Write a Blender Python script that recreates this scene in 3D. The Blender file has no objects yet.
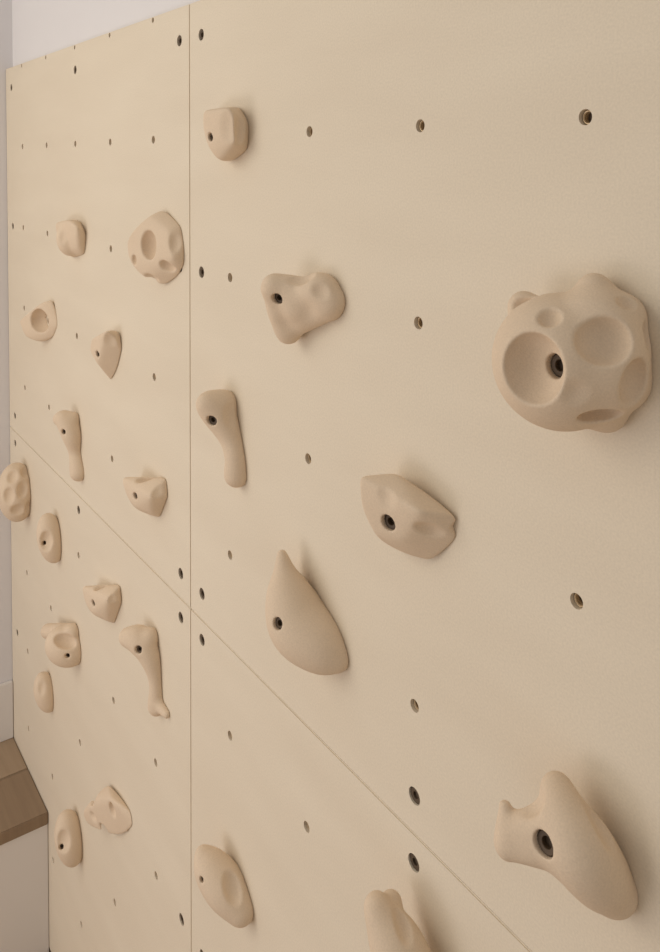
import bpy, bmesh, numpy as np, math
from mathutils import Vector, Matrix
sc=bpy.context.scene
sc.view_settings.view_transform='Standard'
EYE=1.9
# ---------------- calibrated camera (solved from the 20 cm T-nut grid) ----------------
yaw,pitch,roll,FPX,PY=.61642,-.04175,.00515,821.96,198.37
C=np.array([-.02305,-.55366,EYE-.00295])
d=np.array([-math.cos(yaw)*math.cos(pitch),math.sin(yaw)*math.cos(pitch),math.sin(pitch)])
rt=np.cross(d,[0,0,1]);rt/=np.linalg.norm(rt);up=np.cross(rt,d)
RT=rt*math.cos(roll)+up*math.sin(roll);UP=up*math.cos(roll)-rt*math.sin(roll);FW=d
cam=bpy.data.cameras.new("camera");co=bpy.data.objects.new("camera",cam);sc.collection.objects.link(co)
M=Matrix([[RT[0],UP[0],-FW[0],C[0]],[RT[1],UP[1],-FW[1],C[1]],[RT[2],UP[2],-FW[2],C[2]],[0,0,0,1]])
co.matrix_world=M
cam.sensor_fit='AUTO';cam.sensor_width=36;cam.lens=FPX*36/952;cam.shift_y=(PY-476)/952
cam.clip_start=.01
sc.camera=co
# survey helpers: photo measurement + height off the panel -> real 3D point in metres
def ray(x,y):
    v=FW+RT*(x-330)/FPX-UP*(y-PY)/FPX
    return v/np.linalg.norm(v)
def at(x,y,h):            # point h cm in front of the wall surface (y=0 plane)
    v=ray(x,y);t=(-h/100-C[1])/v[1]
    return C+v*t
def mpp(p): return float((p-C)@FW)/FPX
# ---------------- materials ----------------
def nt(name):
    m=bpy.data.materials.new(name);m.use_nodes=True
    n=m.node_tree;b=n.nodes['Principled BSDF'];return m,n,b
def noise_mat(name,c1,c2,scale,rough,bump=0,bscale=200,stretch=(1,1,1),metal=0,speck=0):
    m,n,b=nt(name);L=n.links.new
    tc=n.nodes.new('ShaderNodeTexCoord');mp=n.nodes.new('ShaderNodeMapping');mp.inputs['Scale'].default_value=stretch
    L(tc.outputs['Object'],mp.inputs['Vector'])
    no=n.nodes.new('ShaderNodeTexNoise');no.inputs['Scale'].default_value=scale;no.inputs['Detail'].default_value=6
    L(mp.outputs[0],no.inputs['Vector'])
    mx=n.nodes.new('ShaderNodeMix');mx.data_type='RGBA'
    mx.inputs[6].default_value=(*c1,1);mx.inputs[7].default_value=(*c2,1)
    mr=n.nodes.new('ShaderNodeMapRange');mr.inputs[1].default_value=.3;mr.inputs[2].default_value=.7
    L(no.outputs[0],mr.inputs[0]);L(mr.outputs[0],mx.inputs[0])
    col=mx.outputs[2]
    if speck:
        n3=n.nodes.new('ShaderNodeTexNoise');n3.inputs['Scale'].default_value=speck;n3.inputs['Detail'].default_value=2
        L(tc.outputs['Object'],n3.inputs['Vector'])
        m3=n.nodes.new('ShaderNodeMapRange');m3.inputs[1].default_value=.3;m3.inputs[2].default_value=.7;m3.inputs[3].default_value=.95;m3.inputs[4].default_value=1.04
        L(n3.outputs[0],m3.inputs[0])
        vm=n.nodes.new('ShaderNodeVectorMath');vm.operation='SCALE';L(col,vm.inputs[0]);L(m3.outputs[0],vm.inputs['Scale']);col=vm.outputs[0]
    L(col,b.inputs['Base Color'])
    b.inputs['Roughness'].default_value=rough;b.inputs['Metallic'].default_value=metal
    if bump:
        n2=n.nodes.new('ShaderNodeTexNoise');n2.inputs['Scale'].default_value=bscale;n2.inputs['Detail'].default_value=3
        L(tc.outputs['Object'],n2.inputs['Vector'])
        bp=n.nodes.new('ShaderNodeBump');bp.inputs['Strength'].default_value=bump;bp.inputs['Distance'].default_value=.001
        L(n2.outputs[0],bp.inputs['Height']);L(bp.outputs[0],b.inputs['Normal'])
    return m
m_ply=noise_mat('birch_plywood',(.75,.652,.51),(.79,.695,.55),3,.65,.05,500,(1,1,4),0,450)
m_edge=noise_mat('plywood_edge',(.62,.47,.30),(.72,.56,.38),8,.7,0,1,(1,1,1))
m_hold=noise_mat('sandy_resin',(.73,.58,.425),(.77,.62,.46),12,.9,.35,700,(1,1,1),0,600)
m_bolt=noise_mat('dark_bolt',(.065,.040,.02),(.10,.065,.036),60,.6)
m_brass=noise_mat('t_nut_metal',(.46,.33,.19),(.66,.5,.31),80,.35,metal=.45)
m_white=noise_mat('white_paint',(.76,.735,.735),(.79,.765,.765),2,.8,.05,300)
m_white2=noise_mat('white_lacquer',(.78,.74,.70),(.8,.76,.72),2,.5)
m_floor=noise_mat('wood_floor',(.42,.30,.19),(.5,.37,.24),4,.5,0,1,(1,12,1))
m_oak=noise_mat('oak_top',(.33,.235,.15),(.39,.285,.19),5,.6,.1,60,(1,14,1))
m_oak2=noise_mat('oak_dark',(.25,.17,.105),(.30,.21,.13),5,.6,.1,60,(1,14,1))
# ---------------- helpers ----------------
def mesh_obj(name,V,Fc,mat,parent=None,smooth=False):
    me=bpy.data.meshes.new(name);me.from_pydata([tuple(v) for v in V],[],[tuple(f) for f in Fc]);me.update()
    me.materials.append(mat)
    if smooth: me.shade_smooth()
    o=bpy.data.objects.new(name,me);sc.collection.objects.link(o)
    if parent: o.parent=parent
    return o
def box(name,a,b,mat,parent=None,bev=0):
    bm=bmesh.new();bmesh.ops.create_cube(bm,size=1)
    for v in bm.verts:
        v.co=Vector([(a[i]+b[i])/2+v.co[i]*(b[i]-a[i]) for i in range(3)])
    if bev: bmesh.ops.bevel(bm,geom=bm.edges[:],offset=bev,segments=2,affect='EDGES')
    me=bpy.data.meshes.new(name);bm.to_mesh(me);bm.free();me.materials.append(mat)
    o=bpy.data.objects.new(name,me);sc.collection.objects.link(o)
    if parent: o.parent=parent
    return o
def empty(name,loc=(0,0,0)):
    o=bpy.data.objects.new(name,None);sc.collection.objects.link(o);o.empty_display_size=.1;return o
# ---------------- room ----------------
XL=-2.268
box('floor',(-2.4,-3.2,-.05),(2.2,.15,0),m_floor)
box('wall_right',(-2.4,.018,0),(2.2,.15,3.0),m_white)
box('wall_back',(XL-.1,-3.2,0),(XL,.018,3.0),m_white)
# ---------------- climbing wall panels ----------------
cw=empty('climbing_wall')
XS=-1.177;ZT=EYE+.240;ZM=EYE-.701;ZB=EYE-1.885;PW=1.05;g=.0004
colsR=[-.248-.2*k for k in range(5)];colsL=[-1.3154-.2*k for k in range(5)]
colsX=[XS+PW+.13+.2*k for k in range(5)]
rowsU=[EYE-.2*v for v in(-.18,.82,1.82,2.82)];rowsL=[EYE-.2*v for v in(4.152,5.175,6.185,7.19,8.2)]
nuts=[(x,z) for x in colsR+colsL+colsX for z in rowsU+rowsL]
nuts_top=[(x,ZT-.006) for x in colsL+colsR[-1:]]
bz=[EYE-.2*v for v in(-.94,.832,3.30,3.66,6.18)]
bolts=[(x,z) for x in(XS+.0395,XS-.036,-2.214,XS+PW-.037,XS+PW+.037,) for z in bz]
bolts+=[(x,z) for x in(-.647,-1.713) for z in(bz[0],bz[2],bz[3])]
def cyl_ring(cx,cz,r,y,n=24):
    return [(cx+r*math.cos(2*math.pi*i/n),y,cz+r*math.sin(2*math.pi*i/n)) for i in range(n)]
def cutter(lst):
    V=[];F=[];n=24
    for cx,cz,r,y0,y1 in lst:
        b=len(V);V+=cyl_ring(cx,cz,r,y0)+cyl_ring(cx,cz,r,y1)
        for i in range(n):
            j=(i+1)%n;F.append((b+i,b+j,b+n+j,b+n+i))
        F.append(tuple(b+i for i in range(n))[::-1]);F.append(tuple(b+n+i for i in range(n)))
    o=mesh_obj('cut',V,F,m_edge)
    bm=bmesh.new();bm.from_mesh(o.data);bmesh.ops.recalc_face_normals(bm,faces=bm.faces);bm.to_mesh(o.data);bm.free()
    return o
k=0
for (xa,xb) in((XL+.001,XS),(XS,XS+PW),(XS+PW,XS+2*PW)):
    for(za,zb)in((ZM,ZT),(ZB,ZM)):
        k+=1
        p=box('plywood_panel_%d'%k,(xa+g,0,za+g),(xb-g,.018,zb-g),m_ply,cw,.0013)
        lst=[(x,z,.0066,-.01,.03) for x,z in nuts if xa<x<xb and za<z<zb]
        lst+=[(x,z,.0088,-.01,.0045) for x,z in bolts if xa<x<xb and za<z<zb]
        if zb==ZT: lst+=[(x,z,.0045,-.01,.0145) for x,z in nuts_top if xa<x<xb]
        c=cutter(lst)
        md=p.modifiers.new('b','BOOLEAN');md.operation='DIFFERENCE';md.object=c;md.solver='EXACT'
        dg=bpy.context.evaluated_depsgraph_get();me=bpy.data.meshes.new_from_object(p.evaluated_get(dg))
        p.modifiers.clear();p.data=me;me.materials.clear();me.materials.append(m_ply)
        bpy.data.objects.remove(c)
# T-nut sleeves and bolt heads
def annulus(lst,mat,name,parent):
    V=[];F=[];n=24
    for cx,cz,prof in lst:
        b=len(V)
        for r,y in prof: V+=cyl_ring(cx,cz,r,y)
        for a in range(len(prof)-1):
            for i in range(n):
                j=(i+1)%n;F.append((b+a*n+i,b+a*n+j,b+(a+1)*n+j,b+(a+1)*n+i)[::-1])
        F.append(tuple(b+(len(prof)-1)*n+i for i in range(n)))
    return mesh_obj(name,V,F,mat,parent)
annulus([(x,z,[(.0066,.010),(.0062,.0045),(.0055,.0038),(.0048,.004),(.0042,.005),(.0044,.0065),(.0040,.0075),(.0042,.0085),(.0040,.0175),(.001,.0178)]) for x,z in nuts],m_brass,'t_nuts',cw)
annulus([(x,z,[(.0039,.0095),(.001,.0098)]) for x,z in nuts],m_bolt,'t_nut_hole_shade',cw)  # dark plugs in the sleeves stand in for the shade down the holes
annulus([(x,z,[(.0086,.0044),(.0084,.0022),(.0076,.0016),(.004,.0016),(.0036,.002),(.0034,.0042),(.001,.0043)]) for x,z in bolts],m_bolt,'panel_bolts',cw)
# ---------------- SDF sculpting of the holds ----------------
def smin(a,b,k):
    h=np.clip(.5+.5*(b-a)/k,0,1);return b*(1-h)+a*h-k*h*(1-h)
def smax(a,b,k): return -smin(-a,-b,k)
def ell(c,ax,r):
    ax=np.array(ax);r=np.array(r)
    def f(P):
        q=(P-c)@ax.T;k0=np.sqrt(((q/r)**2).sum(1))+1e-9;k1=np.sqrt(((q/r**2)**2).sum(1))+1e-9
        return k0*(k0-1)/k1
    return f,c,float(max(r))
def cap(a,b,r1,r2):
    ab=b-a;L=ab@ab
    def f(P):
        t=np.clip(((P-a)@ab)/L,0,1)
        return np.sqrt(((P-a-t[:,None]*ab)**2).sum(1))-(r1+(r2-r1)*t)
    return f,(a+b)/2,float(math.sqrt(L)/2+max(r1,r2))
def spline(ctrl,n=5):
    P=np.array(ctrl,float);P=np.vstack([2*P[0]-P[1],P,2*P[-1]-P[-2]]);out=[]
    for i in range(1,len(P)-2):
        for t in np.arange(n)/n:
            a,b,c,e=P[i-1:i+3]
            out.append(.5*(2*b+(c-a)*t+(2*a-5*b+4*c-e)*t*t+(3*b-a-3*c+e)*t**3))
    out.append(P[-2]);return out
def chain(ctrl):
    S=spline(ctrl);W=[at(*s[:3]) for s in S];R=[s[3]*mpp(w) for s,w in zip(S,W)]
    fs=[cap(W[i],W[i+1],R[i],R[i+1]) for i in range(len(W)-1)]
    def f(P):
        D=fs[0][0](P)
        for q in fs[1:]: D=smin(D,q[0](P),.0015)
        return D
    Wn=np.array(W);c=(Wn.min(0)+Wn.max(0))/2
    return f,c,float(max(np.linalg.norm(w-c)+r for w,r in zip(W,R)))
def hull(pts,k):
    bm=bmesh.new()
    for p in pts: bm.verts.new(p)
    bmesh.ops.convex_hull(bm,input=bm.verts[:])
    bm.normal_update();cen=np.mean(pts,0);pl=[]
    for f in bm.faces:
        n=np.array(f.normal)
        if np.linalg.norm(n)<.5 or f.calc_area()<1e-7: continue
        dd=n@np.array(f.verts[0].co)
        if n@cen>dd: n=-n;dd=-dd
        if not any(n@a>.99 and abs(dd-b)<.001 for a,b in pl): pl.append((n,dd))
    bm.free()
    N=np.array([a for a,b in pl]);D=np.array([b for a,b in pl])
    def f(P):
        q=(P@N.T-D)/k;mx=q.max(1)
        return k*(mx+np.log(np.exp(q-mx[:,None]).sum(1)))-k*1.1
    ext=max(np.linalg.norm(p-cen) for p in pts)
    return f,cen,float(ext)
def nets(F,o,s):
    nx,ny,nz=F.shape
    acc=np.zeros((nx-1,ny-1,nz-1,3),np.float32);cnt=np.zeros((nx-1,ny-1,nz-1),np.int16)
    edges=[]
    for ax in range(3):
        sl0=[slice(None)]*3;sl1=[slice(None)]*3;sl0[ax]=slice(0,-1);sl1[ax]=slice(1,None)
        F0=F[tuple(sl0)];F1=F[tuple(sl1)];m=(F0<0)!=(F1<0)
        I=np.argwhere(m);f0=F0[m];f1=F1[m];t=f0/(f0-f1)
        pos=I.astype(np.float32);pos[:,ax]+=t
        o1,o2=(ax+1)%3,(ax+2)%3
        for a in(0,1):
            for b in(0,1):
                J=I.copy();J[:,o1]-=a;J[:,o2]-=b
                ok=(J[:,o1]>=0)&(J[:,o2]>=0)&(J[:,o1]<acc.shape[o1])&(J[:,o2]<acc.shape[o2])
                Jo=J[ok];acc[Jo[:,0],Jo[:,1],Jo[:,2]]+=pos[ok];cnt[Jo[:,0],Jo[:,1],Jo[:,2]]+=1
        edges.append((ax,I,f0<0))
    mk=cnt>0;idx=-np.ones(cnt.shape,np.int64);idx[mk]=np.arange(mk.sum())
    V=acc[mk]/cnt[mk][:,None]*s+o
    Q=[]
    for ax,I,neg in edges:
        o1,o2=(ax+1)%3,(ax+2)%3
        ok=(I[:,o1]>0)&(I[:,o2]>0)&(I[:,o1]<acc.shape[o1])&(I[:,o2]<acc.shape[o2]);I=I[ok];neg=neg[ok]
        q=[]
        for a,b in((1,1),(0,1),(0,0),(1,0)):
            J=I.copy();J[:,o1]-=a;J[:,o2]-=b;q.append(idx[J[:,0],J[:,1],J[:,2]])
        q=np.stack(q,1);q[~neg]=q[~neg][:,::-1];Q.append(q)
    return V,np.concatenate(Q)
def build_hold(adds,pits=(),bolt=None,k=.3,br=7.0,hk=.22):
    fs=[]
    for a in adds:
        if a[0]=='c':
            p=at(*a[1:4]);q=at(*a[5:8]);fs.append(cap(p,q,a[4]*mpp(p),a[8]*mpp(q)))
        elif a[0]=='s':
            p=at(*a[1:4]);r=a[4]*mpp(p);fs.append(ell(p,[RT,UP,FW],[r,r,r]))
        elif a[0]=='e':
            p=at(*a[1:4]);m=mpp(p);t=math.radians(a[7]);A=RT*math.cos(t)+UP*math.sin(t);B=UP*math.cos(t)-RT*math.sin(t)
            fs.append(ell(p,[A,B,FW],[a[4]*m,a[5]*m,a[6]*m]))
        elif a[0]=='h':
            fs.append(hull([at(*q) for q in a[1]],hk/100))
        elif a[0]=='p':
            fs.append(chain(a[1]))
    kk=k/100
    subs=[]
    def base(P):
        D=fs[0][0](P)
        for f in fs[1:]: D=smin(D,f[0](P),kk)
        return D
    def full(P):
        D=base(P)
        for f,q in subs: D=smax(D,-f(P),q)
        return D
    def hit(fn,x,y):
        v=ray(x,y);t0=(-.13-C[1])/v[1];t1=(0-C[1])/v[1];T=np.linspace(t0,t1,400);P=C+T[:,None]*v
        D=fn(P)
        if not (D<0).any(): return None
        p=P[int(np.argmax(D<0))];e=1e-3
        n=np.array([(fn((p+e*u)[None])-fn((p-e*u)[None]))[0] for u in np.eye(3)]);n/=np.linalg.norm(n)+1e-9
        return p,n,v
    # pits: (x,y,rx,ry,depth_ratio,rot)
    for pt in pits:
        x,y,rx,ry,dep=pt[:5];rot=math.radians(pt[5] if len(pt)>5 else 0)
        hh=hit(base,x,y)
        if hh is None: continue
        p,n,v=hh;m=mpp(p);r=(rx+ry)/2*m
        zc=-v*.5+n*.5;zc/=np.linalg.norm(zc)
        A=RT*math.cos(rot)+UP*math.sin(rot);A=A-zc*(A@zc);A/=np.linalg.norm(A);B=np.cross(zc,A)
        # spherical-cap depression: depth = dep*r
        if dep<1: g_=(1+dep*dep)/(2*dep);c=p+zc*r*(g_-dep);rz=r*g_
        else: g_=1;c=p;rz=r*dep
        f,_,_=ell(c,[A,B,zc],[rx*m*g_,ry*m*g_,rz]);subs.append((f,min(.0028,.3*r)))
    s=max(.0011,mpp(fs[0][1])*1.1)
    lo=np.min([c-r for f,c,r in fs],0)-3*s;hi=np.max([c+r for f,c,r in fs],0)+3*s
    hi[1]=min(hi[1],3*s)
    bx=None
    if bolt:
        hh=hit(full,bolt[0],bolt[1])
        if hh:
            p,n,v=hh;a=n*.5-v*.25+np.array([0,-.45,0]);a/=np.linalg.norm(a);rb=br/1000
            bx=(p,a,rb)
            def fc(P,p=p,a=a,rb=rb):
                q=P-p;t=q@a;rr=np.sqrt(np.maximum(0,(q**2).sum(1)-t*t))-rb
                return np.maximum(rr,-(t+.011))
            subs.append((fc,.0012))
    n=np.ceil((hi-lo)/s).astype(int)+1
    X=lo[0]+s*np.arange(n[0]);Y=lo[1]+s*np.arange(n[1]);Z=lo[2]+s*np.arange(n[2])
    G=np.stack(np.meshgrid(X,Y,Z,indexing='ij'),-1).reshape(-1,3)
    D=np.empty(len(G),np.float32)
    for i in range(0,len(G),300000):
        Pp=G[i:i+300000];D[i:i+300000]=np.maximum(full(Pp),Pp[:,1])
    V,Q=nets(D.reshape(n),lo,s)
    V[:,1]=np.minimum(V[:,1],-.0002)
    o=mesh_obj('climbing_hold',V,Q,m_hold,None,True)
    cen=V.mean(0);cen[1]=0
    o.data.transform(Matrix.Translation(Vector(-cen)));o.location=Vector(cen)
    if bx:
        p,a,r=bx
        b=annulus([(0,0,[(r,.0108),(r*.97,.006),(r*.85,.005),(r*.5,.005),(r*.46,.0055),(r*.44,.0098),(.001,.0099)])],m_bolt,'hold_bolt',o)
        q=Vector(-a).to_track_quat('Y','Z')   # local +Y points into the hold
        b.data.transform(Matrix.Translation(Vector(p-cen))@q.to_matrix().to_4x4())
        for v_ in b.data.vertices: v_.co.y=min(v_.co.y,-.0005)
    return o
H=build_hold
# A
H([('h',[(217,110,0),(238,107,0),(249,124,0),(247,150,0),(232,160,0),(214,150,0),(203,111,4),(203,128,4.2),(211,150,3.6),(228,108,3.5),(233,140,3.2),(221,161,2.5)])],[(241,128,7,18,.3),(222,126,9,12,.12)],(210,137),br=6,hk=.3)
# B
H([('e',71,238,1.2,14,18,14,0),('h',[(64,223,0),(80,221,0),(86,235,0),(85,254,0),(74,258,0),(66,250,0),(55,224,3.4),(58,240,3.4),(66,253,2),(68,220,2.8),(77,227,2.2),(78,250,1.5)])],[(61,238,4,7,.2)],None,hk=.35)
# C crater
H([('h',[(163,209,.5),(171,214,0),(181,226,0),(184,242,0),(184,264,0),(178,277,0),(164,285,.3),(147,279,2.5),(131,264,4),(125,242,4.4),(133,230,3.8),(150,217,2.5),(168,232,2),(172,258,2)])],
  [(148,245,13,15,.95,20),(134,260,4,5,1),(166,267,10,7,.9,0),(174,242,7,10,.35),(148,217,9,6,.6,35),(187,252,6,6,.6),(180,215,8,7,.6),(150,279,9,6,.6),(126,252,4,6,.4)],None)
# D ear
H([('h',[(48,303,0),(56,310,0),(58,326,0),(53,337,0),(44,341,0),(20,321,4.5),(25,336,4),(42,303,2.2),(38,341,2),(52,301,.5)])],[(39,321,15,12,1.15,20)],None)
# E
H([('h',[(112,332,0),(120,334,0),(122,350,0),(118,368,0),(111,380,0),(103,366,0),(91,340,3.6),(90,351,3.6),(97,363,3.2),(106,331,3),(113,330,1)])],[(109,342,7,7,.25)],(97,354),br=6)
# F bone
H([('p',[(59,419,3.2,6),(65,420,2.4,9),(72,434,1.4,10),(76,452,.6,7),(79,472,.5,9)]),('s',73,419,1,7)],[],(63,432),br=5.5,k=.7)
# G
H([('h',[(140,480,0),(166,478,0),(168,497,0),(160,517,0),(146,513,0),(122,478,4.2),(125,492,4.2),(134,507,3.5),(148,480,2),(150,497,3),(153,515,1.5)])],[(145,478,13,5,.8),(157,492,7,9,.3)],(135,496),br=6)
# H
H([('e',17,492,2.3,18,29,20,5)],[(12,476,6,7,.5),(23,490,6,9,.5),(8,497,6,9,.5),(18,511,8,6,.5),(26,471,5,6,.4),(29,508,4,6,.4)],None)
# I
H([('e',51,538,1.5,13,25,14,12)],[(45,543,7,11,.6)],(44,543),br=4.5)
# J
H([('h',[(96,588,0),(120,585,0),(122,603,0),(115,623,0),(100,617,0),(82,587,4),(85,602,4),(92,613,3.5),(100,588,2.5),(108,600,2.8),(108,621,1.5)])],[(101,586,10,5,.8),(112,600,6,8,.3)],(93,603),br=6)
# K
H([('e',67,646,1.8,22,19,17,-25),('c',48,631,3,7,72,633,1,9)],[(64,641,13,7,.8,-20)],(67,656),br=5)
# L bone
H([('p',[(128,637,3.6,9),(140,640,2.2,13),(150,655,1.2,11),(156,680,.6,7),(157,706,.5,9)]),('s',150,637,1,9),('c',157,702,.5,7,167,714,.3,4)],[],(138,650),br=6.5,k=.7)
# M
H([('e',46,692,1,11,20,12,15)],[(41,690,4,8,.3)],None)
# N
H([('h',[(97,798,2.5),(82,812,3.5),(86,825,3),(100,829,2),(108,784,.5),(120,795,0),(131,812,0),(134,828,0),(121,839,.5),(112,800,2)])],[(94,798,10,6,.8,40),(112,811,5,8,.7),(103,829,8,5,.8),(125,803,6,6,.7),(126,834,6,6,.7),(92,817,5,4,.4),(121,790,5,4,.5)],None)
# O
H([('e',70,838,1.8,14,27,16,12)],[(62,845,8,12,.45)],(61,847),br=5)
# P
H([('p',[(275,286,4.4,12),(288,289,3.2,14),(304,292,2,15),(321,291,1.2,18),(333,301,.6,15)]),('p',[(274,290,4.2,11),(281,312,3,13),(288,332,1.8,11)]),('c',290,328,1.6,11,328,308,.6,13),('s',300,304,2,18)],[(297,279,9,6,.25),(318,290,11,10,.3,-20),(312,332,12,7,.3,20)],(277,299),k=1.3,br=7)
# Q bone
H([('p',[(208,404,3.5,12),(217,410,2.2,17),(231,437,.9,12),(236,458,.7,11),(237,474,.6,13)]),('s',224,404,1.2,14)],[(232,418,6,10,.15)],(211,421),k=.7,br=7.5)
# R
H([('h',[(360,477,5),(362,507,5),(376,535,4.2),(397,474,2.5),(373,475,4),(427,494,.5),(455,516,.3),(456,540,0),(432,560,.5),(408,554,2),(395,480,0),(390,545,1),(418,512,3.6),(404,540,3.4)])],[(411,478,18,10,.8,-35),(442,497,12,9,.6,-35),(421,563,8,8,.9),(430,532,15,8,.45,-20),(385,474,6,5,.7),(456,529,7,6,.5),(383,498,8,13,.2),(397,552,8,6,.7),(446,554,7,6,.6)],(388,523),br=8.5,hk=.15)
# S horn
H([('p',[(282,555,2.8,5),(285,575,2.9,12),(290,600,2.9,24),(300,624,2.4,31),(320,643,1.4,27),(337,656,.5,15)])],[(326,606,11,30,.15,32)],(277,624),k=.8,br=7)
# T big cratered hold
H([('s',561,361,3.4,68),('e',600,352,1.6,46,68,60,0),('c',594,310,2.4,28,594,289,1.8,16),('s',627,314,.9,17),('s',624,380,.5,26),('s',606,412,1,20),('s',524,307,3.2,16)],
  [(529,370,34,38,1.0,-8),(605,340,29,26,.8),(549,316,12,12,.8),(524,301,17,8,.9,-15),(638,386,20,28,.8),(601,417,24,10,1.2),(562,288,13,11,.6),(628,302,11,8,.6),(577,398,13,14,.25),(648,336,8,14,.6)],(556,366),k=1.0,br=9.5)
# U
H([('p',[(557,790,3.2,16),(564,815,3.8,24),(578,845,3.6,33),(596,870,2.4,31),(610,886,1,24)]),('c',509,845,6.2,13,550,838,4.2,28),('c',509,838,6,12,505,807,6,6),('c',512,830,6,12,552,818,4.4,16),('s',617,892,.6,18)],[(530,806,12,10,.3),(530,874,12,8,.3),(602,822,12,28,.3,30)],(543,845),k=.9,br=9.5)
# V
H([('p',[(206,860,3.6,12),(214,872,3,18),(227,889,2,20),(241,908,1,15)]),('s',202,853,4,6)],[(233,888,10,18,.45,25)],(201,880),k=.6,br=4)
# W
H([('p',[(377,907,5,13),(383,920,4.8,17),(396,945,4.2,26),(408,975,3.8,30)]),('s',391,903,3,11)],[(403,920,9,20,.4,20)],None,k=.8)
# ---------------- wooden bench in the corner ----------------
bn=empty('bench')
bt=EYE-1.545
box('seat_board_rear',(XL+.001,-1.3,bt-.03),(-2.122,-.001,bt),m_oak,bn,.002)
box('seat_board_front',(-2.120,-1.3,bt-.03),(-1.948,-.001,bt),m_oak2,bn,.002)
box('front_panel',(-1.965,-1.29,.0),(-1.952,-.001,bt-.03),m_white2,bn,.001)
box('end_panel',(XL+.001,-1.29,0),(-1.966,-1.27,bt-.03),m_white2,bn,.001)
box('trim_1',(XL,-3.1,bt),(XL+.01,-.001,bt+.155),m_white2,None,.002)
# ---------------- light ----------------
w=bpy.data.worlds.new('world');sc.world=w;w.use_nodes=True
bg=w.node_tree.nodes['Background'];bg.inputs[0].default_value=(1,.945,.89,1);bg.inputs[1].default_value=.43
def area(name,loc,tgt,size,pw,col):
    l=bpy.data.lights.new(name,'AREA');l.shape='RECTANGLE';l.size=size[0];l.size_y=size[1];l.energy=pw;l.color=col
    o=bpy.data.objects.new(name,l);sc.collection.objects.link(o);o.location=loc
    o.rotation_euler=(Vector(tgt)-Vector(loc)).to_track_quat('-Z','Y').to_euler();return o
area('window_light',(-1.75,-1.7,2.3),(-.9,0,1.3),(1.5,1.5),16.5,(1,.925,.82))
area('low_fill_light',(-1.4,-1.9,.8),(-1.0,0,.9),(1.3,.9),8.5,(1,.94,.95))  # added low fill lamp for cooler, pinkish light on the lower panels
bpy.context.view_layer.update()
